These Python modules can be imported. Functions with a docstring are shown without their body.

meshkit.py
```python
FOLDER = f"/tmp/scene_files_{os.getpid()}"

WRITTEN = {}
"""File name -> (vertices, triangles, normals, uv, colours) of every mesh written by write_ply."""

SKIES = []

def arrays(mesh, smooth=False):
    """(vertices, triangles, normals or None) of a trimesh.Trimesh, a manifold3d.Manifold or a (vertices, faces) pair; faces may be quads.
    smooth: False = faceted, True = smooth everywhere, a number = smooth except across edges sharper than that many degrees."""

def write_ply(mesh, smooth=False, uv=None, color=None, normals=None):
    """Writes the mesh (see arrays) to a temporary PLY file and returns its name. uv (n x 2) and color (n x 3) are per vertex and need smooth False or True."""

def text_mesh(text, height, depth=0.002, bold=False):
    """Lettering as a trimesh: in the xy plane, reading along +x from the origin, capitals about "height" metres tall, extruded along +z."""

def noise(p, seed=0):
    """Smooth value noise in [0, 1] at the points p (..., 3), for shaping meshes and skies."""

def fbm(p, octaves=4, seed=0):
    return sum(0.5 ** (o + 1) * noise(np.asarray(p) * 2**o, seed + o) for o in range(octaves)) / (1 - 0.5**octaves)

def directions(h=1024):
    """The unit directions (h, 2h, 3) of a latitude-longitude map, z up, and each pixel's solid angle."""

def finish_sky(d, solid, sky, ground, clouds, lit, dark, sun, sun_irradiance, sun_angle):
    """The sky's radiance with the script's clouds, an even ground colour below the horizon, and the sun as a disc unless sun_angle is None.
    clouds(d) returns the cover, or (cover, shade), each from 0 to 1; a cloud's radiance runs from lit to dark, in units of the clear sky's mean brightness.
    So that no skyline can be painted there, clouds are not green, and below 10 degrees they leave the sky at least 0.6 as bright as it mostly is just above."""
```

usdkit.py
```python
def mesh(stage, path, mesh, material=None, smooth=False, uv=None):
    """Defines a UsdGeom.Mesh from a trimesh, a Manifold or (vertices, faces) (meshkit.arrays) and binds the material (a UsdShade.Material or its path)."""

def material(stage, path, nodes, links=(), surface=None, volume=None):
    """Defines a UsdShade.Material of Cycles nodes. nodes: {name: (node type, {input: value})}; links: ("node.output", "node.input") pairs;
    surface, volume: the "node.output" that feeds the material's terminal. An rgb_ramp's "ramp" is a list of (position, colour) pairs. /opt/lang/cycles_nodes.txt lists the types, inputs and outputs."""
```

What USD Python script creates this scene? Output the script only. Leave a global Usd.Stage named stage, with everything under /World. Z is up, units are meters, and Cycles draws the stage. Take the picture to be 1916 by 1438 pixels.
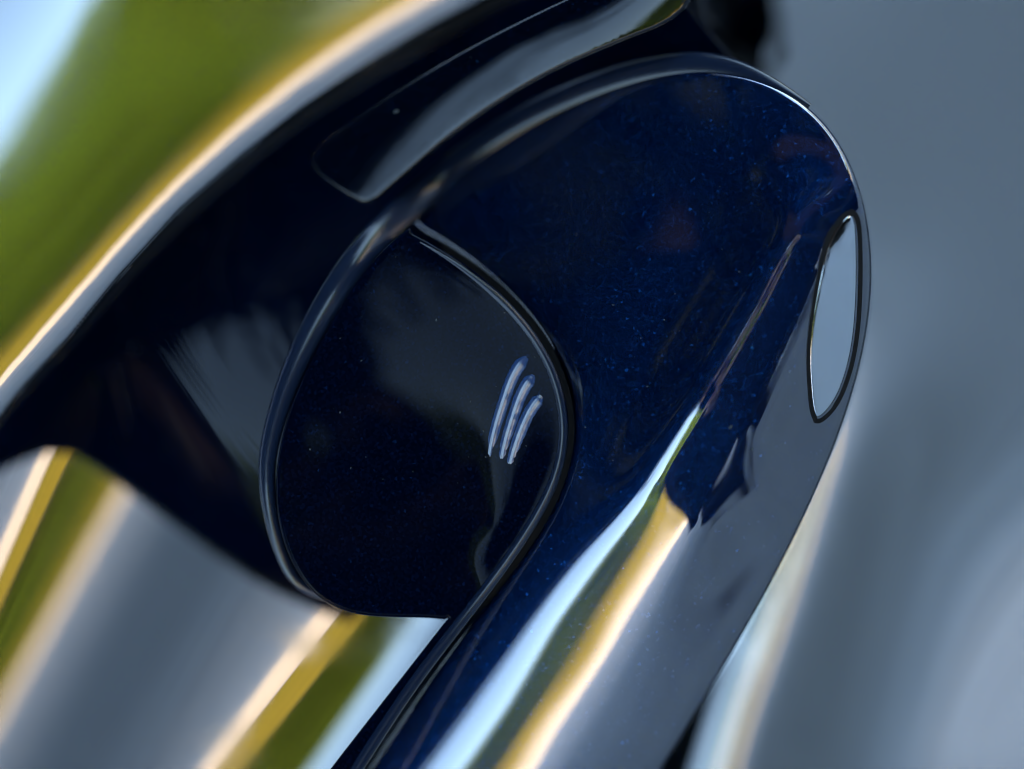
import math, random
import numpy as np, trimesh, usdkit, meshkit
from pxr import Usd, UsdGeom, UsdLux, UsdShade, Gf, Sdf, Vt
from scipy.interpolate import RBFInterpolator
from scipy.spatial import Delaunay
from scipy.ndimage import gaussian_filter1d
from scipy.sparse import coo_matrix
from scipy.sparse.linalg import spsolve
from scipy.interpolate import splprep, splev
from shapely.geometry import Polygon, LineString, Point
import shapely

stage = Usd.Stage.CreateInMemory()
UsdGeom.SetStageUpAxis(stage, UsdGeom.Tokens.z); UsdGeom.SetStageMetersPerUnit(stage, 1)
UsdGeom.Xform.Define(stage, '/World'); UsdGeom.Scope.Define(stage, '/World/Looks')
rng = np.random.default_rng(7)

# ---------------------------------------------------------------- camera: close over the handle, rolled, looking slightly down
PITCH, DELTA, UNIT = math.radians(15), math.radians(20), 5e-5          # camera looks down; door normal swung to the right; one unit of the layout = 0.05 mm
DIST = 0.40                                                           # metres from the lens to the plane in focus
W, H = 1916.0, 1438.0
cp, sp = math.cos(PITCH), math.sin(PITCH)
d2, a2 = np.array([-.85, .527, 0]), np.array([.527, .85, 0])
UP = cp * d2 + np.array([0, 0, sp]); HZ = np.array([0, 0, cp]) - sp * d2; AX = a2 / np.linalg.norm(a2)
UP /= np.linalg.norm(UP); HZ = np.cross(UP, AX); HZ /= np.linalg.norm(HZ)
if HZ[2] < 0: HZ = -HZ
Yw = math.cos(DELTA) * HZ + math.sin(DELTA) * AX; Xw = np.cross(Yw, UP)
R = np.stack([Xw, Yw, UP])                                            # camera-frame vector -> world vector
FOCUS = np.array([0, 0.06, 0.85])                                     # the touched spot of the handle, in world metres
CAM = FOCUS + R @ np.array([0, 0, DIST])
cam = UsdGeom.Camera.Define(stage, '/World/camera')
M = np.eye(4); M[:3, :3] = R.T; M[3, :3] = CAM
cam.AddTransformOp().Set(Gf.Matrix4d(M.tolist()))
FOCAL = 36 * DIST / (W * UNIT)
cam.CreateHorizontalApertureAttr(36.0); cam.CreateVerticalApertureAttr(36.0 * 769 / 1024); cam.CreateFocalLengthAttr(FOCAL)
cam.CreateFStopAttr(5.4); cam.CreateFocusDistanceAttr(DIST); cam.CreateClippingRangeAttr((0.01, 2000.0))
cam.CreateExposureAttr(4.0)

# ---------------------------------------------------------------- sky and low warm sun behind the car
SUN_EL, SUN_AZ = math.radians(13), math.radians(172)                    # azimuth = atan2(x, y) of the direction towards the sun
sd = np.array([math.cos(SUN_EL) * math.sin(SUN_AZ), math.cos(SUN_EL) * math.cos(SUN_AZ), math.sin(SUN_EL)])
usdkit.material(stage, '/World/Looks/sky', {
    's': ('sky_texture', {'sky_type': 'single_scattering', 'sun_disc': False, 'sun_elevation': SUN_EL, 'sun_rotation': SUN_AZ, 'air_density': 1.0, 'aerosol_density': 1.2}),
    'b': ('background_shader', {'strength': 0.15})}, [('s.color', 'b.color')], surface='b.background')
dome = UsdLux.DomeLight.Define(stage, '/World/sky')
UsdShade.MaterialBindingAPI.Apply(dome.GetPrim()).Bind(UsdShade.Material.Get(stage, '/World/Looks/sky'))
sun = UsdLux.DistantLight.Define(stage, '/World/sun')
sun.CreateIntensityAttr(0.55); sun.CreateAngleAttr(0.5); sun.CreateNormalizeAttr(True); sun.CreateColorAttr(Gf.Vec3f(1, .86, .68))
z = sd; x = np.cross([0, 0, 1], z); x /= np.linalg.norm(x); y = np.cross(z, x)
M = np.eye(4); M[0, :3], M[1, :3], M[2, :3] = x, y, z
sun.AddTransformOp().Set(Gf.Matrix4d(M.tolist()))

# ---------------------------------------------------------------- materials
def mat(name, nodes, links=(), surface='p.BSDF'):
    return usdkit.material(stage, '/World/Looks/' + name, nodes, links, surface=surface)

def paint(name, base, coat_ior, flake=0.35, rough=0.42, metal=0.0, coat=1.0, dust=0.0):
    nodes = {
        'g': ('texture_coordinate', {}),
        'm': ('mapping', {'vector': (0, 0, 0), 'scale': (1, 1, 1), 'mapping_type': 'point'}),
        'n': ('noise_texture', {'scale': 7000.0, 'detail': 2.0, 'roughness': 0.6}),
        'v': ('voronoi_texture', {'scale': 4400.0}),
        'rv': ('rgb_ramp', {'ramp': [(0.0, (0.35, 0.35, 0.4)), (0.6, (0.7, .7, .75)), (0.85, (1.2, 1.25, 1.3)), (0.94, (3.2, 3.0, 3.0)), (1.0, (12, 9, 7))]}),
        'bc': ('mix_color', {'blend_type': 'multiply', 'fac': 1.0, 'a': base, 'use_clamp': False}),
        'fb': ('bump', {'strength': flake, 'distance': 0.00012, 'use_object_space': False}),
        
        'dn': ('noise_texture', {'scale': 90.0, 'detail': 8.0, 'roughness': 0.7, 'distortion': 0.6}), 'dr': ('rgb_ramp', {'ramp': [(0.50, (.012, .012, .012)), (0.62, (.03 + dust * .25,) * 3), (0.70, (.05 + dust,) * 3)]}),
        'p': ('principled_bsdf', {'metallic': metal, 'roughness': rough, 'coat_weight': coat, 'coat_ior': coat_ior, 'coat_roughness': 0.012, 'specular_ior_level': 0.0, 'specular_tint': (0.0, 0.02, 0.08)}),
    }
    links = [('g.object', 'n.vector'), ('g.object', 'v.vector'), ('g.object', 'dn.vector'), ('dn.fac', 'dr.fac'), ('dr.color', 'p.coat_roughness'), ('n.fac', 'fb.height'), ('fb.normal', 'p.normal'),
             ('v.color', 'rv.fac'), ('rv.color', 'bc.b'), ('bc.result', 'p.base_color')]
    return mat(name, nodes, links)

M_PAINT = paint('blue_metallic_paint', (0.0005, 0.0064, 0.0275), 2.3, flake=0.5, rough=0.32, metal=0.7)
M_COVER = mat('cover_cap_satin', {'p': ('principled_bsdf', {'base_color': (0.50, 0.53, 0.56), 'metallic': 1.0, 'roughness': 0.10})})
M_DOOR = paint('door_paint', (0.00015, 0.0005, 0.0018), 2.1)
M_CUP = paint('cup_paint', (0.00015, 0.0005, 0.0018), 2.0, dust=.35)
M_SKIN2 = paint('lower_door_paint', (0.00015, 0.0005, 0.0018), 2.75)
M_GLOSS = paint('smooth_dark_blue_lacquer', (0.0001, 0.0008, 0.0036), 1.12, flake=0.1)
M_RECESS = paint('recess_lacquer', (0.0001, 0.0008, 0.0036), 1.19, flake=0.1)
M_STRIP = paint('cover_lacquer', (0.0001, 0.0006, 0.0022), 1.35, flake=0.1)
M_BLACK = mat('black_plastic', {'p': ('principled_bsdf', {'base_color': (0.0015, 0.0015, 0.002), 'roughness': 0.8, 'specular_ior_level': 0.12})})
M_SATIN = mat('satin_dark_blue', {'p': ('principled_bsdf', {'base_color': (0.002, 0.004, 0.010), 'roughness': 0.22, 'specular_ior_level': 0.35})})
M_DUST = mat('dust_grey', {'p': ('principled_bsdf', {'base_color': (0.03, 0.035, 0.04), 'roughness': .8, 'specular_ior_level': .1})})
M_RIDGE = mat('ridge_lacquer', {'p': ('principled_bsdf', {'base_color': (0.006, 0.018, 0.055), 'roughness': 0.3, 'coat_weight': 1.0, 'coat_ior': 1.5, 'coat_roughness': 0.2})})

def plain(name, col, rough=.9, scale=3.0, amt=.35, bump=0, spec=.5):
    c1 = tuple(c * (1 - amt) for c in col); c2 = tuple(c * (1 + amt) for c in col)
    nodes = {'g': ('geometry', {}), 'n': ('noise_texture', {'scale': scale, 'detail': 6.0, 'roughness': .65}),
             'r': ('rgb_ramp', {'ramp': [(0.25, c1), (0.75, c2)]}), 'p': ('principled_bsdf', {'roughness': rough, 'specular_ior_level': spec})}
    links = [('g.position', 'n.vector'), ('n.fac', 'r.fac'), ('r.color', 'p.base_color')]
    if bump:
        nodes['b'] = ('bump', {'strength': .6, 'distance': bump}); links += [('n.fac', 'b.height'), ('b.normal', 'p.normal')]
    return mat(name, nodes, links)
M_ROAD = plain('pale_concrete', (0.55, 0.565, 0.59), scale=2.0, amt=.2)
M_WALL = plain('pale_render', (0.58, 0.50, 0.42), scale=.8, amt=.08, spec=.1)
M_GRASS = plain('dry_grass', (0.33, 0.24, 0.03), scale=1.2, amt=.35, spec=0.0)
M_BARK = plain('bark', (0.10, 0.075, 0.05), scale=8, amt=.4)
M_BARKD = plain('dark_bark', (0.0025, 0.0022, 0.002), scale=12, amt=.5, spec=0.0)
M_SUIT = plain('dark_cloth', (0.014, 0.014, 0.017), scale=30, amt=.3, spec=.05)
M_SKIN = plain('skin', (0.28, 0.16, 0.10), rough=.5, scale=20, amt=.08)
M_HAIR = plain('dark_hair', (0.02, 0.015, 0.012), rough=.5, scale=60, amt=.3)
def leaf(name, c):
    return mat(name, {'o': ('object_info', {}), 'd': ('diffuse_bsdf', {'color': c}), 't': ('translucent_bsdf', {'color': tuple(x * 1.3 for x in c)}), 'm': ('mix_closure', {'fac': .3})},
               [('d.BSDF', 'm.closure1'), ('t.BSDF', 'm.closure2')], surface='m.closure')
M_LEAF = [leaf('leaf_green', (0.10, 0.165, 0.018)), leaf('leaf_dark', (0.075, 0.13, 0.014)), leaf('leaf_olive', (0.10, 0.145, 0.016))]
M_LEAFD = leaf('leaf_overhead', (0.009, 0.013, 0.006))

# ---------------------------------------------------------------- naming helpers
used = {}
def numbered(path):
    k = used.get(path, 0); used[path] = k + 1
    return path if k == 0 else f'{path}_{k:03d}'
def tag(p, label=None, cat=None, group=None, kind=None):
    for k, v in (('label', label), ('category', cat), ('group', group), ('kind', kind)):
        if v: p.SetCustomDataByKey(k, v)
    return p
def xf(name, parent='/World', loc=None):
    p = UsdGeom.Xform.Define(stage, numbered(f'{parent}/{name}'))
    if loc is not None: p.AddTranslateOp().Set(Gf.Vec3d(*map(float, loc)))
    return p.GetPrim()
def put(name, mesh, m, parent='/World', smooth=False, label=None):
    path = parent if isinstance(parent, str) else str(parent.GetPath())
    p = usdkit.mesh(stage, numbered(f'{path}/{name}'), mesh, m, smooth=smooth).GetPrim()
    if label: tag(p, label)
    return p

# ---------------------------------------------------------------- curved panels
# A panel is a patch of bodywork. Its outline is laid out in the drawing plane (units of 0.05 mm, y down); its relief follows from where along each of its guide lines
# the surface must face (given as the elevation / azimuth that a gloss there mirrors); the relief is found by integrating those facings.
CX, CY, D0 = W / 2, H / 2, DIST / UNIT
def rays(p):
    return np.stack([(p[:, 0] - CX) / D0, -(p[:, 1] - CY) / D0, -np.ones(len(p))], 1)
def to_world(q):                                                       # camera-frame units -> world metres
    return CAM + (q * UNIT) @ R.T
def facing(p, el, az):
    el, az = np.radians(el), np.radians(az)
    r = np.cos(el)[:, None] * (np.cos(az)[:, None] * HZ + np.sin(az)[:, None] * AX) + np.sin(el)[:, None] * UP
    v = -rays(p); v /= np.linalg.norm(v, axis=1, keepdims=True)
    n = r + v
    return n / np.linalg.norm(n, axis=1, keepdims=True)
def mirrored(p, n):
    v = -rays(p); v /= np.linalg.norm(v, axis=1, keepdims=True)
    r = 2 * (n * v).sum(1, keepdims=True) * n - v
    return np.degrees(np.arcsin(np.clip(r @ UP, -1, 1))), np.degrees(np.arctan2(r @ AX, r @ HZ))
def smooth_poly(pts, n=1):
    p = np.asarray(pts, float)
    for _ in range(n):
        q = np.roll(p, -1, 0); p = np.stack([.75 * p + .25 * q, .25 * p + .75 * q], 1).reshape(-1, 2)
    return p
def resample(p, n, sm=0):
    tck, _ = splprep(np.asarray(p, float).T, s=sm, k=3); return np.stack(splev(np.linspace(0, 1, n), tck), 1)
def vnormals(P, F):
    n = np.zeros_like(P); fn = np.cross(P[F[:, 1]] - P[F[:, 0]], P[F[:, 2]] - P[F[:, 0]])
    for k in range(3): np.add.at(n, F[:, k], fn)
    return n / np.maximum(np.linalg.norm(n, axis=1, keepdims=True), 1e-12)
PATCHES = {}
def patch(outline, guides, anchor, depth, g=9.0, roll=12.0, rolld=None, skirt=120, relax=3, smoothing=2.0, wobble=0, key=None, wall=True, extra=(), displace=None, keep=.5):
    """guides: (points, el, az), el/az one number or one per point. anchor: drawing point whose height is depth (positive = nearer). roll: radius of the rounded edge."""
    poly = Polygon(outline).buffer(0)
    rings, radii = [], [0, .06, .2, .42, .7, 1.0] if roll else [0]
    for k in radii:
        b = poly.buffer(-max(k * roll, 0.0))
        for gm in getattr(b, 'geoms', [b]):
            if gm.is_empty: continue
            ex = gm.exterior; n = max(int(ex.length / (g * .8)), 8)
            pts = np.array([ex.interpolate(t, normalized=True).coords[0] for t in np.arange(n) / n])
            if k == 0: loop = pts
            rings.append(pts)
    x0, y0, x1, y1 = poly.bounds
    gx, gy = np.meshgrid(np.arange(x0, x1, g), np.arange(y0, y1, g * .866)); gx[1::2] += g / 2
    gp = np.stack([gx.ravel(), gy.ravel()], 1)
    gp = gp[shapely.contains_xy(poly.buffer(-(roll + g * .6)), gp[:, 0], gp[:, 1])]
    for e_ in extra:
        gp = gp[shapely.distance(shapely.points(gp), LineString(e_)) > 4.0]
    gp = np.vstack([gp] + [np.asarray(e_)[:-1] for e_ in extra]); p = np.vstack(rings + [gp]); nb = len(loop)
    F = Delaunay(p).simplices
    c = p[F].mean(1); F = F[shapely.contains_xy(poly.buffer(.4), c[:, 0], c[:, 1])]
    e1, e2 = p[F[:, 1]] - p[F[:, 0]], p[F[:, 2]] - p[F[:, 0]]; ar = e1[:, 0] * e2[:, 1] - e1[:, 1] * e2[:, 0]
    F = F[np.abs(ar) > .05]; ar = ar[np.abs(ar) > .05]
    F[ar > 0] = F[ar > 0][:, ::-1]                                      # y is down: counter-clockwise towards the viewer
    ref = np.unique(F); mp = np.full(len(p), -1); mp[ref] = np.arange(len(ref)); nb = int((ref < nb).sum()); loop = loop[ref[:nb]]; p = p[ref]; F = mp[F]
    cpts, cv = [], []
    for pts, el, az in guides:
        pts = np.asarray(pts, float); el = np.broadcast_to(np.asarray(el, float), len(pts)); az = np.broadcast_to(np.asarray(az, float), len(pts))
        el = np.where(np.abs(el) <= 25, np.degrees(np.arctan(np.tan(np.radians(np.clip(el, -30, 30))) * np.cos(np.radians(az - 20)))), el)
        s = np.r_[0, np.cumsum(np.linalg.norm(np.diff(pts, axis=0), axis=1))]
        t = np.linspace(0, s[-1], max(int(s[-1] / 45) + 1, 2)) if len(pts) > 1 else np.array([0.])
        cpts.append(np.stack([np.interp(t, s, pts[:, 0]), np.interp(t, s, pts[:, 1])], 1)); cv.append(np.stack([np.interp(t, s, el), np.interp(t, s, az)], 1))
    cpts, cv = np.vstack(cpts), np.vstack(cv)
    cpts += rng.normal(0, .01, cpts.shape)
    tgt = RBFInterpolator(cpts / 100, cv, kernel='thin_plate_spline', smoothing=smoothing * .01, degree=1)(p / 100)
    el, az = np.clip(tgt[:, 0], -88, 88), np.clip(tgt[:, 1], -100, 100)
    ry = rays(p); E = np.unique(np.sort(np.vstack([F[:, [0, 1]], F[:, [1, 2]], F[:, [2, 0]]]), 1), axis=0)
    ai = int(np.argmin(((p - np.asarray(anchor)) ** 2).sum(1)))
    base_az = az.copy()
    for it in range(relax + 1):
        n = facing(p, el, az); ne = n[E[:, 0]] + n[E[:, 1]]
        wgt = 1 / np.linalg.norm(p[E[:, 0]] - p[E[:, 1]], axis=1)
        ca, cb = (ry[E[:, 0]] * ne).sum(1) * wgt, (ry[E[:, 1]] * ne).sum(1) * wgt
        k = np.arange(len(E)); m = len(E)
        A = coo_matrix((np.r_[-ca, cb, 100.0], (np.r_[k, k, m], np.r_[E[:, 0], E[:, 1], ai])), (m + 1, len(p))).tocsr()
        rhs = np.zeros(m + 1); rhs[m] = 100.0 * (D0 - depth)
        t = spsolve((A.T @ A + 1e-12 * coo_matrix(np.eye(1))[0, 0] * 0 if False else A.T @ A).tocsc(), A.T @ rhs)
        P = ry * t[:, None]
        rel, raz = mirrored(p, vnormals(P, F))
        if it < relax: az = np.clip((1 - keep) * raz + keep * base_az, -100, 100)
    if roll:
        dist = np.array([poly.exterior.distance(Point(q)) if False else 0 for q in p[:0]])
        dist = shapely.distance(shapely.points(p), poly.exterior)
        rr, q = (rolld or roll), np.clip(dist / roll, 0, 1)
        t = t + rr * (1 - np.sqrt(np.maximum(1 - (1 - q) ** 2, 0)))
        P = ry * t[:, None]
    if displace is not None:
        t = t - displace(p); P = ry * t[:, None]
    if key: PATCHES[key] = dict(p=p, t=t, el=rel, az=raz)
    err = np.abs(rel - el); print(key, 'verts', len(p), 'el err mean %.1f max %.1f' % (err.mean(), err.max()), 'depth %.0f..%.0f' % (D0 - t.max(), D0 - t.min()), 'az %.0f..%.0f' % (raz.min(), raz.max()))
    if wall:
        Q = P[:nb] * ((t[:nb] + skirt) / t[:nb])[:, None]
        i = np.arange(nb); j = (i + 1) % nb; o = len(P)
        S = np.vstack([np.stack([i, j, o + j], 1), np.stack([i, o + j, o + i], 1)])
        # orient the wall outwards
        area = np.sum(loop[:, 0] * np.roll(loop[:, 1], -1) - np.roll(loop[:, 0], -1) * loop[:, 1])
        if area < 0: S = S[:, ::-1]
        # back: a lid over the same outline
        B = F[np.all(F < nb, axis=1)] if False else np.zeros((0, 3), int)
        P = np.vstack([P, Q]); F = np.vstack([F, S, B])
    return trimesh.Trimesh(to_world(P), F, process=False)
def height(key, p):
    D = PATCHES[key]; k = ((D['p'][None] - np.asarray(p, float)[:, None]) ** 2).sum(2).argmin(1)
    return D0 - D['t'][k]

# ---------------------------------------------------------------- the car: door skin, recess, pull handle
car = xf('parked_car', loc=None)
tag(car, 'dark blue metallic parked car seen close at its door pull handle', 'car')
handle = xf('door_handle', str(car.GetPath()))

# door skin above the recess, rolling over the lip
rim_out = [(-60, 835), (60, 695), (130, 612), (215, 510), (330, 390), (450, 285), (560, 200), (680, 120), (800, 50), (900, -5), (1000, -60)]
def off(line, k):
    p = np.asarray(line, float); t = np.gradient(p, axis=0); t /= np.linalg.norm(t, axis=1, keepdims=True)
    return p + k * np.stack([-t[:, 1], t[:, 0]], 1)
cream = [(-60, 780), (0, 712), (100, 594), (200, 477), (300, 365), (400, 270), (500, 183), (600, 105), (700, 37), (760, 0), (860, -60)]
grey = [(-40, 840), (40, 735), (140, 625), (230, 515), (340, 395), (460, 290), (570, 205), (690, 125), (800, 57), (900, 2), (1000, -55)]
outline = [(-260, -260), (1150, -260)] + grey[::-1] + [(-150, 980), (-260, 1000)]
daz = np.linspace(48, 58, len(cream))
M1 = patch(outline, [
    (off(cream, -5), -3.7, daz), (off(cream, 7), -8.6, daz), (off(cream, -45), 2.5, daz), (off(grey, 0), -27, 58), (off(grey, -25), -19, 56),
    ([(-250, 600), (0, 460), (190, 260), (370, 75), (530, -200)], 9.0, [48, 50, 52, 55, 57]), ([(-250, 430), (0, 270), (165, 100), (320, -200)], 17, 53),
    ([(-250, 260), (0, 140), (125, 40), (260, -200)], 24, 53), ([(-250, -200), (-60, -60)], 38, 53)],
    (300, 365), -70, g=10, roll=10, key='door', skirt=160, smoothing=.05)
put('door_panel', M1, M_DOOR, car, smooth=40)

# door skin below the handle (far behind it)
edge = [(1545, 860), (1520, 935), (1470, 1090), (1420, 1225), (1370, 1350), (1340, 1438), (1290, 1600)]
outline = [(1180, -260), (2300, -260), (2300, 1750), (1020, 1750), (1150, 1500), (1300, 1150), (1420, 860), (1350, 300), (1250, 0)]
M2 = patch(outline, [
    (off(edge, 90), 40, -42), (off(edge, 28), 30, -42), (off(edge, 8), 18, -42), (off(edge, -6), 0, -42), (off(edge, -20), -8, -42), (off(edge, -48), -34, -42),
    ([(1760, -150), (1770, 500), (1720, 900), (1600, 1438)], [-38, -40, -40, -36], -42), ([(2000, 0), (2000, 700)], -42, -42),
    ([(1960, 1000), (1700, 1438)], -23, -42), ([(2150, 1100), (1900, 1500)], -22, -42),
    ([(1300, 0), (1400, 200), (1560, 500)], -34, -36), ([(1480, -200), (1500, 60)], -34, -36)],
    (1450, 100), -430, g=16, roll=0, key='lower', skirt=100, relax=1)
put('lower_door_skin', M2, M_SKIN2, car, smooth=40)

# black backing of the recess: what shows through every gap
bk = np.array([(-500, 1200), (300, 200), (900, -200), (1150, -150), (1330, 220), (1330, 800), (1100, 1450), (900, 1900), (-200, 1900)], float)
q = rays(bk) * (D0 + 330); bt = trimesh.creation.extrude_polygon(Polygon(bk), 1, engine='earcut')
mb = trimesh.Trimesh(to_world(np.vstack([rays(bk) * (D0 + 1350), rays(bk) * (D0 + 1400)])),
                     trimesh.convex.convex_hull(np.vstack([rays(bk) * (D0 + 1350), rays(bk) * (D0 + 1400)])).faces if False else np.zeros((0, 3), int), process=False)
mb = trimesh.convex.convex_hull(to_world(np.vstack([rays(bk) * (D0 + 1350), rays(bk) * (D0 + 1400)])))
put('recess_backing', mb, M_BLACK, car)

# recess cup, upper wall (dark, faces the viewer) and lower bowl (mirrors road, grass, trees, sky)
outline = [(-120, 940), (0, 770), (110, 660), (215, 535), (330, 418), (450, 310), (560, 225), (700, 140), (800, 85), (960, 0), (1150, -80), (1262, -30), (1330, 60), (1420, 160), (1300, 190), (1100, 260), (860, 420), (700, 620), (640, 900), (700, 1180), (560, 1130), (430, 1060), (300, 965), (200, 890), (110, 835), (0, 880)]
M3 = patch(smooth_poly(outline), [
    ([(90, 830), (250, 920), (430, 1040), (600, 1130)], [-8, -4, 0, 0], 2), ([(150, 720), (300, 800), (450, 900)], 12, 0), ([(230, 660), (350, 670), (480, 720)], 26, -14),
    ([(260, 590), (450, 550), (560, 530)], 46, -28), ([(420, 420), (560, 420)], 64, -20), ([(700, 200), (950, 60)], 66, 0), ([(1200, 0), (1350, 100)], 66, 6),
    (off(grey, 28), 60, -4)],
    (1300, 170), -260, g=12, roll=6, rolld=6, key='cup_top', skirt=90, relax=0)
put('recess_wall', M3, M_RECESS, car, smooth=40)
outline = [(-200, 960), (10, 800), (95, 795), (205, 850), (320, 930), (450, 1025), (570, 1090), (760, 1100), (900, 1110), (900, 1200), (760, 1438), (640, 1650), (-300, 1750), (-300, 1100)]
LA = -35
M4 = patch(outline, [
    ([(-230, 1300), (-20, 770)], -20, LA), ([(-210, 1450), (45, 835)], -14, LA), ([(-172, 1450), (80, 850)], -6, LA), ([(-143, 1450), (105, 860)], -1, LA), ([(-130, 1450), (140, 850)], 5, LA),
    ([(-110, 1450), (180, 870)], 6, LA), ([(-90, 1450), (212, 900)], 3, LA), ([(-71, 1450), (234, 915)], -6, LA), ([(-40, 1455), (262, 935)], -15, LA), ([(40, 1480), (330, 985)], -27, LA),
    ([(120, 1600), (420, 1000)], -27, LA), ([(270, 1560), (540, 1080)], -22, LA),
    ([(290, 1570), (378, 1438), (470, 1300), (560, 1165), (650, 1030)], -8.3, LA), ([(335, 1570), (425, 1438), (515, 1310), (600, 1180), (690, 1045)], -3, LA),
    ([(375, 1570), (468, 1438), (560, 1310), (650, 1180), (740, 1050)], 2.8, LA), ([(480, 1570), (575, 1438), (660, 1310), (750, 1170), (830, 1040)], 20, LA),
    ([(590, 1570), (660, 1438), (745, 1310), (840, 1150)], 32, LA), ([(680, 1560), (760, 1400), (900, 1180)], 50, LA)],
    (100, 850), height('cup_top', [(100, 840)])[0] - 40, g=12, roll=0, key='cup_low', skirt=60, smoothing=1.0)
print('LOW', [(q, height('cup_low', [q])[0], height('cup_top', [q])[0]) for q in ((100, 835), (300, 960), (430, 1050), (560, 1130), (700, 1160), (840, 1150))])
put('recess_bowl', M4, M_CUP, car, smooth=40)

# fixed escutcheon strip beside the handle
outline = [(578, 300), (600, 268), (650, 232), (800, 132), (960, 45), (1120, -30), (1300, -60), (1290, 30), (1130, 90), (1000, 150), (860, 240), (740, 345), (695, 385), (660, 372), (600, 332)]
M5 = patch(smooth_poly(outline, 2), [
    ([(590, 280), (800, 140), (1000, 35)], 60, -28), ([(625, 300), (780, 180), (950, 72), (1080, 15)], 45, -28), ([(680, 345), (815, 215), (970, 105), (1100, 50)], 30, -28),
    ([(725, 365), (850, 245), (1000, 150)], 22, -10), ([(745, 372), (870, 255), (1000, 165)], 8, 0)],
    (750, 270), -120, g=9, roll=8, key='strip', skirt=140, relax=0)
put('base_cover', M5, M_STRIP, handle, smooth=40)

# handle edge bead: rounded rim running round the inner pad and up to the handle's end
bead = np.array([(560, 1090), (525, 1030), (505, 950), (500, 870), (515, 790), (550, 690), (600, 590), (665, 490), (750, 400), (850, 318), (980, 232), (1120, 165), (1250, 128), (1350, 125), (1440, 155), (1530, 210), (1585, 290)], float)
def resample_(p, n, closed=False):
    tck, _ = splprep(np.asarray(p, float).T, s=0, k=3); return np.stack(splev(np.linspace(0, 1, n), tck), 1)
def ribbon(center, half, prof, depth, m=None):
    """a solid moulded strip: profile heights prof(s) over s in -1..1 across a centre line; depth per centre point"""
    c = np.asarray(center, float); n = len(c); t = np.gradient(c, axis=0); t /= np.linalg.norm(t, axis=1, keepdims=True)
    nn = np.stack([-t[:, 1], t[:, 0]], 1); s = np.linspace(-1, 1, m or 17); half = np.broadcast_to(half, n); depth = np.broadcast_to(depth, n)
    pts = (c[:, None] + nn[:, None] * (s[None, :, None] * half[:, None, None])).reshape(-1, 2)
    h = (depth[:, None] + prof(s)[None] * half[:, None]).ravel()
    P = rays(pts) * (D0 - h)[:, None]; k = len(s)
    back = rays(pts) * (D0 - (depth[:, None] - 2.2 * half[:, None] + 0 * s[None]).ravel())[:, None]
    F = []
    idx = np.arange(n * k).reshape(n, k)
    a, b, cc, d = idx[:-1, :-1].ravel(), idx[1:, :-1].ravel(), idx[1:, 1:].ravel(), idx[:-1, 1:].ravel()
    F += [np.stack([a, b, cc], 1), np.stack([a, cc, d], 1)]; o = n * k
    F += [np.stack([a, cc, b], 1) + o, np.stack([a, d, cc], 1) + o]
    for e in (idx[:, 0], idx[::-1, -1], idx[-1, :], idx[0, ::-1]):
        i, j = e[:-1], e[1:]
        F += [np.stack([i, j + o, j], 1), np.stack([i, i + o, j + o], 1)]
    F = np.vstack(F)
    V = np.vstack([P, back]); ms = trimesh.Trimesh(to_world(V), F, process=False)
    fn = np.cross(P[F[0, 1]] - P[F[0, 0]], P[F[0, 2]] - P[F[0, 0]])
    if fn[2] < 0: ms.invert()
    return ms

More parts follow.
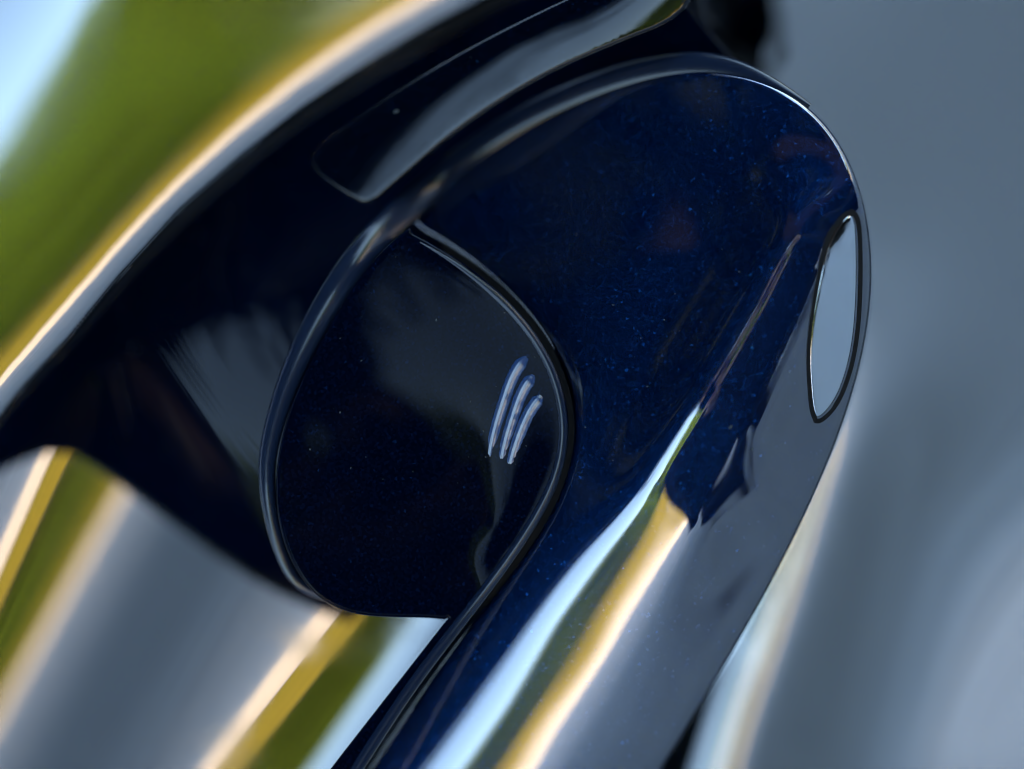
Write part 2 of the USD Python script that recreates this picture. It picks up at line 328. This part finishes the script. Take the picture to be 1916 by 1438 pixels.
# inner pad of the handle with the touch ridges
seam = [(772, 436), (870, 492), (945, 560), (1010, 640), (1052, 720), (1068, 800), (1050, 880), (1012, 965), (960, 1050), (890, 1140), (770, 1300), (690, 1420), (600, 1560)]
outline = seam + [(520, 1560), (560, 1500), (650, 1380), (760, 1230), (845, 1120), (820, 1152), (700, 1148), (640, 1138), (585, 1110), (545, 1050), (520, 950), (530, 850), (575, 720), (640, 600), (720, 490)]
seam = [tuple(q) for q in resample(seam, 70, 60)]
outline = seam + [(525, 1560), (640, 1410), (838, 1156)] + [tuple(q) for q in resample([(832, 1159), (770, 1156), (700, 1150), (640, 1140), (585, 1112), (545, 1050), (518, 950), (524, 850), (560, 720), (628, 590), (705, 480), (768, 425)], 60, 60)]
M6 = patch(outline, [
    ([(705, 500), (780, 480), (860, 510), (960, 600)], 39, -30), ([(620, 640), (800, 630), (980, 710)], 36, -30), ([(575, 740), (750, 735), (900, 770)], 24, -10), ([(545, 840), (740, 840), (900, 860)], 12, 0),
    ([(540, 960), (740, 980), (920, 980)], 0, 2), ([(620, 1110), (800, 1130), (850, 1110)], -12, 2), ([(900, 1090), (760, 1290), (620, 1480)], -8, 0), ([(990, 980), (940, 1060)], 0, 0),
    (off(seam, 18)[5:42], 36, -20)],
    (900, 740), 0, g=8, roll=7, rolld=9, key='pad', skirt=90, relax=0, smoothing=.5)
put('touch_pad', M6, M_GLOSS, handle, smooth=50)

lip = off(seam, 9)[1:]; lip = resample(lip, 120, 40)
put('pad_lip', ribbon(lip, np.interp(np.linspace(0, 1, 120), [0, .12, .5, 1], [1, 7, 10, 12]), lambda s: .8 * np.sqrt(np.maximum(1 - .97 * s ** 2, 0)) - .8, gaussian_filter1d(height('pad', lip), 5, mode='nearest') + 9, 15), M_SATIN, handle, smooth=40)
for pts in ([(986, 668), (968, 690), (945, 745), (928, 800), (917, 855)], [(1000, 702), (984, 722), (964, 770), (950, 815), (940, 862)], [(1014, 741), (1000, 757), (980, 795), (967, 830), (956, 868)]):
    c = resample(pts, 26); w = 12.5 * np.sqrt(np.clip(np.arange(26) / 2.0, .25, 1)) * np.linspace(1, .85, 26)
    hgt = height('pad', c) + np.interp(np.arange(26), [0, 2, 14, 25], [-2, 1.0, 0.0, -5])
    pr = ribbon(c, w, lambda s: .5 * np.sqrt(np.maximum(1 - s ** 2, 0)) + .012 * np.cos(14 * s) * (1 - s ** 2) - .05, hgt, 25)
    put('ridge', pr, M_RIDGE, handle, smooth=40)

# outer shell of the handle
R_in = [(768, 408), (848, 332), (985, 243), (1122, 175), (1250, 138), (1350, 134), (1440, 162), (1525, 212), (1590, 290)]
from scipy.interpolate import splprep, splev
ov = np.array([(1588, 395), (1560, 425), (1535, 490), (1520, 570), (1510, 660), (1513, 730), (1528, 788), (1550, 770), (1582, 715), (1600, 630), (1608, 540), (1606, 450), (1600, 402)], float)
tck_, _ = splprep(np.vstack([ov, ov[:1]]).T, s=30, per=True); ovs = np.stack(splev(np.linspace(0, 1, 160)[:-1], tck_), 1); OV = Polygon(ovs)
def rings_of(poly, ks):
    o = []
    for k_ in ks:
        ex = poly.buffer(k_).exterior; n_ = int(ex.length / 6); o.append(np.array([ex.interpolate(q / n_, normalized=True).coords[0] for q in range(n_ + 1)]))
    return o
def groove(p):
    d_ = shapely.distance(shapely.points(p), OV.exterior); return -16.0 * np.clip(1 - (d_ / 8.5) ** 2, 0, 1) ** .7
low = [(1618, 390), (1632, 480), (1625, 580), (1600, 690), (1562, 820), (1530, 925), (1470, 1045), (1395, 1175), (1320, 1300), (1240, 1440), (1160, 1580)]
seam_o = [(786, 428)] + [tuple(q) for q in off(seam[1:], -12)]
cor = resample(R_in + low[:-1], 150, 250); cor[0] = R_in[0]
outline = [tuple(q) for q in cor] + [low[-1], (615, 1580)] + seam_o[::-1][1:]
azl = lambda ys: np.interp(ys, [300, 480, 620, 750, 850, 950, 1100, 1438, 1580], [8, 17, 10, 2, -13, -27, -31, -36, -38])
def G(pts, el): pts = np.asarray(pts, float); return (pts, el, azl(pts[:, 1]))
GA = lambda pts, el, az: (np.asarray(pts, float), el, az)
M7 = patch(outline, [
    G([(905, 1580), (1003, 1438), (1074, 1318), (1174, 1168), (1264, 1018), (1322, 910), (1405, 750), (1490, 580), (1558, 440)], -8.5),
    G([(872, 1580), (978, 1438), (1053, 1318), (1153, 1168), (1240, 1018), (1294, 905), (1384, 735), (1464, 570), (1540, 430)], -4),
    G([(825, 1580), (936, 1438), (1013, 1318), (1108, 1168), (1195, 1018), (1247, 900), (1352, 715), (1442, 560), (1518, 425)], 3),
    G([(765, 1580), (878, 1438), (962, 1318), (1042, 1168), (1150, 1018), (1212, 925), (1318, 737), (1420, 562), (1497, 425)], [19, 19, 19, 19, 19, 20, 22, 22, 22]),
    G([(740, 1438), (850, 1290), (950, 1165), (1060, 1030), (1198, 903), (1306, 730), (1408, 554), (1482, 425)], [47, 47, 47, 46, 45, 48, 50, 50]),
    G([(1085, 960), (1130, 820), (1200, 680), (1320, 480)], [56, 57, 58, 58]),
    G([(1080, 700), (1000, 560), (850, 430)], 64), G([(1000, 300), (1200, 220), (1350, 190), (1480, 270)], [70, 68, 60, 50]), G([(1150, 450), (1280, 350)], 67), GA([(1525, 255), (1572, 318)], 44, -6),
    G([(960, 1580), (1100, 1400), (1230, 1200), (1335, 985)], [-28, -28, -34, -58]), GA([(1415, 815), (1490, 640), (1555, 470)], [-64, -52, -48], [20, 28, 30]),
    G([(1060, 1580), (1200, 1400), (1340, 1160), (1440, 960)], [-46, -46, -48, -60]), GA([(1482, 860), (1520, 760), (1560, 560), (1592, 420)], [-64, -60, -54, -52], [6, 22, 32, 34]),
    G([(1150, 1580), (1245, 1410), (1395, 1150)], -62), GA([(1525, 915), (1600, 650), (1622, 480)], [-68, -60, -58], [10, 30, 34])],
    (1075, 800), -6, g=8, roll=10, rolld=12, key='shell', skirt=170, smoothing=.08, relax=7, keep=.2)
put('outer_shell', M7, M_PAINT, handle, smooth=50)

# bead depth follows the pad and the shell
bc = resample(np.vstack([[(730, 1128), (635, 1118)], bead[:-2], [(1515, 198)]]), 120); bd = []
for q in bc:
    best = min(((PATCHES[k_]['p'] - q) ** 2).sum(1).min() + (0 if k_ == 'shell' else 0) for k_ in ('pad', 'shell'))
    k_ = min(('pad', 'shell'), key=lambda k__: ((PATCHES[k__]['p'] - q) ** 2).sum(1).min()); bd.append(height(k_, [q])[0])
bd = gaussian_filter1d(np.array(bd), 5, mode='nearest') + np.interp(np.linspace(0, 1, 120), [0, .12, .2, .3, .42, 1], [-90, -60, -26, -10, 8, 8])
bh = np.interp(np.linspace(0, 1, 120), [0, .12, .2, .28, .4, .55, .72, .88, 1], [9, 12, 15, 19, 26, 31, 33, 25, 5])
put('handle_edge', ribbon(bc, bh, lambda s: .9 * np.sqrt(np.maximum(1 - .97 * s ** 2, 0)) - .9, bd, 21), M_SATIN, handle, smooth=40)

# dust: small pale specks lying on the pad, the recess and the shell
sp_ = []
for key_, n_, (x0, y0, x1, y1), r0 in (('pad', 42, (545, 470, 1050, 900), 1.5), ('cup_top', 40, (230, 330, 560, 900), 2.0), ('shell', 46, (900, 250, 1420, 900), 1.3), ('strip', 10, (640, 60, 1050, 330), 1.5)):
    for x_, y_ in zip(rng.uniform(x0, x1, n_), rng.uniform(y0, y1, n_)):
        D_ = PATCHES[key_]; k_ = ((D_['p'] - (x_, y_)) ** 2).sum(1).argmin()
        if ((D_['p'][k_] - (x_, y_)) ** 2).sum() > 80: continue
        c_ = trimesh.creation.icosphere(1, 1.0); c_.vertices *= np.array([rng.uniform(1, 2.2), 1, 1]) * r0 * min(rng.lognormal(-.5, .5), 2.2)
        c_.apply_transform(trimesh.transformations.rotation_matrix(rng.uniform(0, 3), [0, 0, 1])); c_.vertices = c_.vertices + rays(D_['p'][k_:k_ + 1]) * (D_['t'][k_] - 1.0); sp_.append(trimesh.Trimesh(to_world(c_.vertices), c_.faces, process=False))
tag(put('dust', trimesh.util.concatenate(sp_), M_DUST, car), kind='stuff')

# lock cover: an oval plug set in the groove of the shell
D_ = PATCHES['shell']; from scipy.interpolate import CloughTocher2DInterpolator
far_ = shapely.distance(shapely.points(D_['p']), OV.exterior) > 9.5; near_ = far_ & (shapely.distance(shapely.points(D_['p']), OV) < 120)
ti = CloughTocher2DInterpolator(D_['p'][near_], D_['t'][near_])
def plug(poly, lift, round_):
    rr = rings_of(poly, (0, -1, -2.5, -5, -9)); x0, y0, x1, y1 = poly.bounds; gx, gy = np.meshgrid(np.arange(x0, x1, 8), np.arange(y0, y1, 8)); gp = np.stack([gx.ravel(), gy.ravel()], 1)
    gp = gp[shapely.contains_xy(poly.buffer(-12), gp[:, 0], gp[:, 1])]; p = np.vstack([q[:-1] for q in rr] + [gp]); F = Delaunay(p).simplices
    c = p[F].mean(1); F = F[shapely.contains_xy(poly.buffer(.2), c[:, 0], c[:, 1])]
    e1, e2 = p[F[:, 1]] - p[F[:, 0]], p[F[:, 2]] - p[F[:, 0]]; ar = e1[:, 0] * e2[:, 1] - e1[:, 1] * e2[:, 0]; F = F[np.abs(ar) > .02]; ar = ar[np.abs(ar) > .02]; F[ar > 0] = F[ar > 0][:, ::-1]
    d_ = np.clip(shapely.distance(shapely.points(p), poly.exterior) / round_, 0, 1); t = ti(p); t = np.where(np.isnan(t), np.nanmean(t), t) - lift + round_ * (1 - np.sqrt(1 - (1 - d_) ** 2))
    return trimesh.Trimesh(to_world(rays(p) * t[:, None]), F, process=False)
cl_ = np.vstack([ovs, ovs[:1]]); tz_ = ti(cl_); tz_ = np.where(np.isnan(tz_), np.nanmean(tz_), tz_)
put('cover_seal', ribbon(cl_, 6.5, lambda s: .12 * (1 - s ** 2), D0 - tz_ + .3, 9), M_BLACK, handle, smooth=60)
put('lock_cover', plug(OV.buffer(-4.5), 2.5, 5), M_COVER, handle, smooth=50)

# ---------------------------------------------------------------- the place that the paint mirrors
def box(x0, y0, z0, x1, y1, z1):
    b = trimesh.creation.box((x1 - x0, y1 - y0, z1 - z0)); b.apply_translation(((x0 + x1) / 2, (y0 + y1) / 2, (z0 + z1) / 2)); return b
def sheet(x0, y0, x1, y1, z):
    return trimesh.Trimesh([(x0, y0, z), (x1, y0, z), (x1, y1, z), (x0, y1, z)], [(0, 1, 2), (0, 2, 3)], process=False)
tag(put('road', sheet(-400, -400, 400, 400, 0), M_ROAD), kind='structure')
tag(put('garden_wall', trimesh.util.concatenate([box(-60, 6, 0, 60, 6.3, .41), box(-60, 5.97, .413, 60, 6.33, .46)]), M_WALL), 'low pale rendered wall along the far side of the road, mirrored as a cream line', 'wall')
bx = np.linspace(-60, 60, 121); by = np.array([6.3, 7, 8, 9, 10, 11, 13, 16, 40, 200]); bz = np.array([.38, .5, .7, .9, 1.08, 1.25, 1.25, 1.3, 1.3, 1.3])
X, Y = np.meshgrid(bx, by); Z = np.broadcast_to(bz[:, None], X.shape) + .12 * (meshkit.noise(np.stack([X, Y, 0 * X], -1) * .9) - .5) * (by[:, None] > 6.5)
idx = np.arange(X.size).reshape(X.shape); a, b, c, d = idx[:-1, :-1].ravel(), idx[:-1, 1:].ravel(), idx[1:, 1:].ravel(), idx[1:, :-1].ravel()
tag(put('grass_bank', trimesh.Trimesh(np.stack([X, Y, Z], -1).reshape(-1, 3), np.vstack([np.stack([a, b, c], 1), np.stack([a, c, d], 1)]), process=False), M_GRASS, smooth=True), kind='structure')

def leaves(n, radii, seed, size=.16, clumps=26):
    r = np.random.default_rng(seed)
    cc = r.normal(size=(clumps, 3)); cc /= np.linalg.norm(cc, axis=1, keepdims=True); cc *= (r.uniform(.35, 1, (clumps, 1)) ** .6)
    k = r.integers(0, clumps, n); p = cc[k] + r.normal(0, .17, (n, 3)); p = p * radii
    u = r.normal(size=(n, 3)); u /= np.linalg.norm(u, axis=1, keepdims=True); v = np.cross(u, r.normal(size=(n, 3))); v /= np.linalg.norm(v, axis=1, keepdims=True)
    s = size * r.uniform(.6, 1.3, (n, 1))
    V = np.stack([p - u * s, p + v * s * .45, p + u * s, p - v * s * .45], 1).reshape(-1, 3); i = np.arange(n)[:, None] * 4
    return trimesh.Trimesh(V, np.vstack([i + [0, 1, 2], i + [0, 2, 3]]), process=False)
def trunk(h, r0, r1, seed):
    r = np.random.default_rng(seed); n = 9; zz = np.linspace(0, h, 8); off_ = np.cumsum(r.normal(0, .04, (8, 2)), 0); off_[0] = 0
    ang = np.arange(n) * 2 * np.pi / n; rad = np.linspace(r0, r1, 8)
    V = np.stack([np.stack([o[0] + q * np.cos(ang), o[1] + q * np.sin(ang), np.full(n, zq)], 1) for o, q, zq in zip(off_, rad, zz)]).reshape(-1, 3)
    F = []
    for k in range(7):
        for j in range(n):
            a_, b_, c_, d_ = k * n + j, k * n + (j + 1) % n, (k + 1) * n + (j + 1) % n, (k + 1) * n + j
            F += [(a_, b_, c_), (a_, c_, d_)]
    return trimesh.Trimesh(V, F, process=False)
protos = []
for k in range(3):
    UsdGeom.Scope.Define(stage, '/World/Looks')
    t = stage.CreateClassPrim(f'/World/Looks/tree_kind_{k}')
    put('trunk', trunk(2.0, .16, .08, k), M_BARK, t, smooth=True)
    cr = leaves(5200, np.array([1.9, 1.6, 1.75]), 20 + k); cr.apply_translation((0, 0, 1.8))
    put('crown', cr, M_LEAF[k], t)
    protos.append(t.GetPath())
r = np.random.default_rng(3)
for k, xx in enumerate(np.arange(-42, 43, 1.9)):
    kind = int(r.integers(0, 3))
    p = UsdGeom.Xform.Define(stage, numbered('/World/roadside_tree'))
    p.AddTranslateOp().Set(Gf.Vec3d(float(xx + r.uniform(-.5, .5)), float(13.5 + r.uniform(-1, 1.2)), 1.2)); p.AddRotateZOp().Set(float(r.uniform(0, 360))); sc = float(r.uniform(1.0, 1.3)); p.AddScaleOp().Set(Gf.Vec3f(sc, sc, sc))
    p.GetPrim().GetReferences().AddInternalReference(protos[kind]); p.GetPrim().SetInstanceable(True)
    tag(p.GetPrim(), 'leafy green tree in the row on the grass bank across the road', 'tree', 'trees in a row on the bank')
st = xf('street_tree', loc=(-.15, 1.33, 0)); tag(st, 'tall dark street tree standing beside the car door, its branches hanging over it', 'tree')
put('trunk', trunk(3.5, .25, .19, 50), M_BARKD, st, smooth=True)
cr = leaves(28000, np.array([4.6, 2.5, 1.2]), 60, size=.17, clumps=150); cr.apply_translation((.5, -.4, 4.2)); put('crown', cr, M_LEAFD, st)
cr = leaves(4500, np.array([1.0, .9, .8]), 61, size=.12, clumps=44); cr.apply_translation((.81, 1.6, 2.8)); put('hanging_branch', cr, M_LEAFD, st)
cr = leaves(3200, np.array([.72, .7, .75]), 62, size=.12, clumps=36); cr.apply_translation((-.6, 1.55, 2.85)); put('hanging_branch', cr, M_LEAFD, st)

# ---------------------------------------------------------------- the photographer, crouching behind the camera (seen only in the paint)
import manifold3d as m3
Hw, Aw = R @ HZ, R @ AX; Hw = Hw / np.linalg.norm(Hw); Aw = Aw / np.linalg.norm(Aw)
VW = R @ np.array([0, 0, 1.0])
def pl_(s, b, z): return CAM * [1, 1, 0] + s * Aw + b * Hw + np.array([0, 0, z])
def ball(c, rad): return m3.Manifold.sphere(float(rad), 20).translate([float(v) for v in c])
def bones(list_, J):
    out = m3.Manifold()
    for a_, b_ in list_:
        out = out + m3.Manifold.batch_hull([ball(*J[a_]), ball(*J[b_])])
    return out
def finish(man, length=.02, it=8):
    mm = man.refine_to_length(length).to_mesh(); t_ = trimesh.Trimesh(mm.vert_properties[:, :3], mm.tri_verts); was = t_.vertices.copy()
    t_ = trimesh.smoothing.filter_taubin(t_, iterations=it); far = np.linalg.norm(t_.vertices - was, axis=1) > .015
    v_ = t_.vertices.copy(); v_[far] = was[far]; return trimesh.Trimesh(v_, t_.faces, process=False)
J = {'head': (pl_(0, .305, 1.075), .088), 'jaw': (pl_(0, .27, .995), .052), 'crown': (pl_(0, .335, 1.10), .085), 'neck': (pl_(0, .36, .95), .055), 'chest': (pl_(0, .44, .80), .115), 'chl': (pl_(-.10, .43, .82), .095), 'chr': (pl_(.10, .43, .82), .095),
     'belly': (pl_(0, .55, .58), .115), 'hipl': (pl_(-.09, .62, .42), .10), 'hipr': (pl_(.09, .62, .42), .10),
     'shl': (pl_(-.185, .41, .86), .062), 'shr': (pl_(.185, .41, .86), .062), 'ell': (pl_(-.215, .27, .66), .043), 'elr': (pl_(.215, .27, .70), .043),
     'wrl': (pl_(-.065, .10, .865), .028), 'wrr': (pl_(.12, .14, .915), .028),
     'knl': (pl_(-.12, .24, .46), .062), 'knr': (pl_(.11, .32, .07), .062), 'anl': (pl_(-.12, .44, .09), .042), 'anr': (pl_(.11, .72, .08), .042), 'tol': (pl_(-.13, .27, .04), .034), 'tor': (pl_(.11, .76, .04), .034)}
BODY = [('head', 'jaw'), ('head', 'crown'), ('head', 'neck'), ('neck', 'chest'), ('chl', 'chr'), ('chl', 'belly'), ('chr', 'belly'), ('belly', 'hipl'), ('belly', 'hipr'), ('hipl', 'hipr'), ('chl', 'shl'), ('chr', 'shr'), ('neck', 'shl'), ('neck', 'shr'),
        ('shl', 'ell'), ('ell', 'wrl'), ('shr', 'elr'), ('elr', 'wrr'), ('hipl', 'knl'), ('knl', 'anl'), ('hipr', 'knr'), ('knr', 'anr'), ('anl', 'tol'), ('anr', 'tor')]
def hand(wr, palm_dir, side, curl):
    """five-fingered hand from the wrist: palm_dir along the fingers, side towards the thumb, curl the way the fingers bend"""
    pd, sdv, cu = (np.asarray(v, float) / np.linalg.norm(v) for v in (palm_dir, side, curl)); o = m3.Manifold(); w0 = np.asarray(wr)
    k = [w0 + pd * .085 + sdv * q for q in (.030, .010, -.010, -.028)]
    for q in k: o = o + m3.Manifold.batch_hull([ball(w0, .022), ball(q, .012)])
    o = o + m3.Manifold.batch_hull([ball(q, .0115) for q in k] + [ball(w0 + pd * .02, .02)])
    for q, L in zip(k, (.072, .08, .075, .058)):
        p1 = q + (pd * .8 + cu * .6) * L * .45; p2 = p1 + (pd * .35 + cu * .95) * L * .32; p3 = p2 + (-pd * .2 + cu) * L * .25
        for a_, b_, ra, rb in ((q, p1, .0105, .0095), (p1, p2, .0095, .0085), (p2, p3, .0085, .0078)): o = o + m3.Manifold.batch_hull([ball(a_, ra), ball(b_, rb)])
    t0 = w0 + pd * .025 + sdv * .022; t1 = t0 + (pd * .5 + sdv * .9) * .035; t2 = t1 + (pd * .8 + sdv * .3 + cu * .4) * .03
    return o + m3.Manifold.batch_hull([ball(t0, .015), ball(t1, .0115)]) + m3.Manifold.batch_hull([ball(t1, .0115), ball(t2, .009)])
fig = bones(BODY, J) + hand(J['wrl'][0], -Hw * .6 + Aw * .8 + [0, 0, .2], -Hw, [0, 0, 1]) + hand(J['wrr'][0], -Hw * .9 + [0, 0, .35], [0, 0, 1], -Aw)
hc = J['head'][0]
for s_ in (-1, 1): fig = fig + m3.Manifold.batch_hull([ball(hc + Aw * s_ * .086 + Hw * .01 + [0, 0, q], .012) for q in (-.02, .02)])
fig = fig + m3.Manifold.batch_hull([ball(hc - Hw * .082 + [0, 0, .012], .009), ball(hc - Hw * .104 + [0, 0, -.03], .013)]) + m3.Manifold.batch_hull([ball(hc - Hw * .066 + Aw * q + [0, 0, -.062], .010) for q in (-.02, .02)])
for s_ in (-1, 1): fig = fig - ball(hc - Hw * .094 + Aw * s_ * .032 + [0, 0, .012], .017)
per = xf('person'); tag(per, 'person in dark jacket and trousers crouching with a camera held to the eye', 'person')
put('body', finish(fig, .012, 6), M_SKIN, per, smooth=True)
def grown(names, k): return {n_: (c, r_ + k) for n_, (c, r_) in J.items() if n_ in names}
JK = grown(('neck', 'chest', 'chl', 'chr', 'belly', 'hipl', 'hipr', 'shl', 'shr', 'ell', 'elr', 'wrl', 'wrr'), .016); JK['belly'] = (J['belly'][0] - Hw * .03, .185); JK['hipl'] = (J['hipl'][0] - Hw * .03, .15); JK['hipr'] = (J['hipr'][0] - Hw * .03, .15); JK['chl'] = (J['chl'][0], .13); JK['chr'] = (J['chr'][0], .13); JK['neck'] = (J['neck'][0] - [0, 0, .05], .066)
put('jacket', finish(bones([e for e in BODY if e[0] in JK and e[1] in JK], JK), .02), M_SUIT, per, smooth=True)
JT = grown(('hipl', 'hipr', 'knl', 'knr', 'anl', 'anr'), .012); JT['hipl'] = (J['hipl'][0], .11); JT['hipr'] = (J['hipr'][0], .11)
put('trousers', finish(bones([e for e in BODY if e[0] in JT and e[1] in JT], JT), .02), M_SUIT, per, smooth=True)
for s_ in 'lr':
    JS = grown(('an' + s_, 'to' + s_), .01); put('shoe', finish(bones([('an' + s_, 'to' + s_)], JS), .015), M_HAIR, per, smooth=True)
hr = ball(hc + Hw * .022 + [0, 0, .024], .106) + ball(hc + Hw * .05 + [0, 0, -.01], .095); hr = hr - m3.Manifold.cube([.3, .3, .3], True).rotate([0, 0, 0]).translate([float(v) for v in hc - Hw * .21 + np.array([0, 0, -.09])])
put('hair', finish(hr, .015, 4), M_HAIR, per, smooth=True)
for s_ in (-1, 1): put('eye', trimesh.creation.icosphere(2, .013).apply_translation(hc - Hw * .079 + Aw * s_ * .032 + [0, 0, .012]), M_WALL, per, smooth=True)
pc = xf('photo_camera'); tag(pc, 'black camera with a long lens held by the crouching person', 'camera')
def oriented(mesh, c):                                                  # local axes: x along Aw, y up, z back along the line of sight
    T = np.eye(4); T[:3, 0], T[:3, 1], T[:3, 2], T[:3, 3] = Aw, np.cross(VW, Aw), VW, c
    if np.linalg.det(T[:3, :3]) < 0: T[:3, 1] *= -1
    return mesh.copy().apply_transform(T)
put('lens_barrel', oriented(trimesh.creation.revolve([(.030, .012), (.036, .012), (.038, .03), (.036, .032), (.036, .07), (.033, .075), (.033, .12), (0, .12), (0, .05), (.024, .045)], sections=32), CAM), M_BLACK, pc, smooth=30)
bd_ = trimesh.util.concatenate([box(-.07, -.05, .12, .07, .045, .165), box(-.025, .044, .118, .025, .075, .175), box(.045, -.05, .105, .072, .04, .121)])
put('camera_body', oriented(bd_, CAM), M_BLACK, pc)

fw = xf('boundary_wall', loc=(0, -5, 0)); tag(fw, 'high plain rendered wall behind the car that keeps the road in shade', 'wall')
put('wall', box(-40, -.3, 0, 40, 0, 2.45), M_WALL, fw); put('coping', box(-40, -.34, 2.452, 40, .04, 2.53), M_ROAD, fw)
# the rest of the car behind the door skin (roof and sides): shades the door
prof = [(-.02, .25), (-.02, .62), (-.06, .80), (-.045, .97), (-.10, 1.0), (-.32, 1.40), (-.5, 1.46), (-1.2, 1.46), (-1.42, 1.40), (-1.66, 1.0), (-1.72, .8), (-1.72, .25)]
pl = Polygon([(x_ - .03, y_) for x_, y_ in prof])
b = trimesh.creation.extrude_polygon(pl, 4.2, engine='earcut'); V = b.vertices.copy()
b = trimesh.Trimesh(np.stack([V[:, 2] - 2.1, V[:, 0], V[:, 1]], 1), b.faces, process=True); b.fix_normals()
put('body_shell', b, M_DOOR, car)
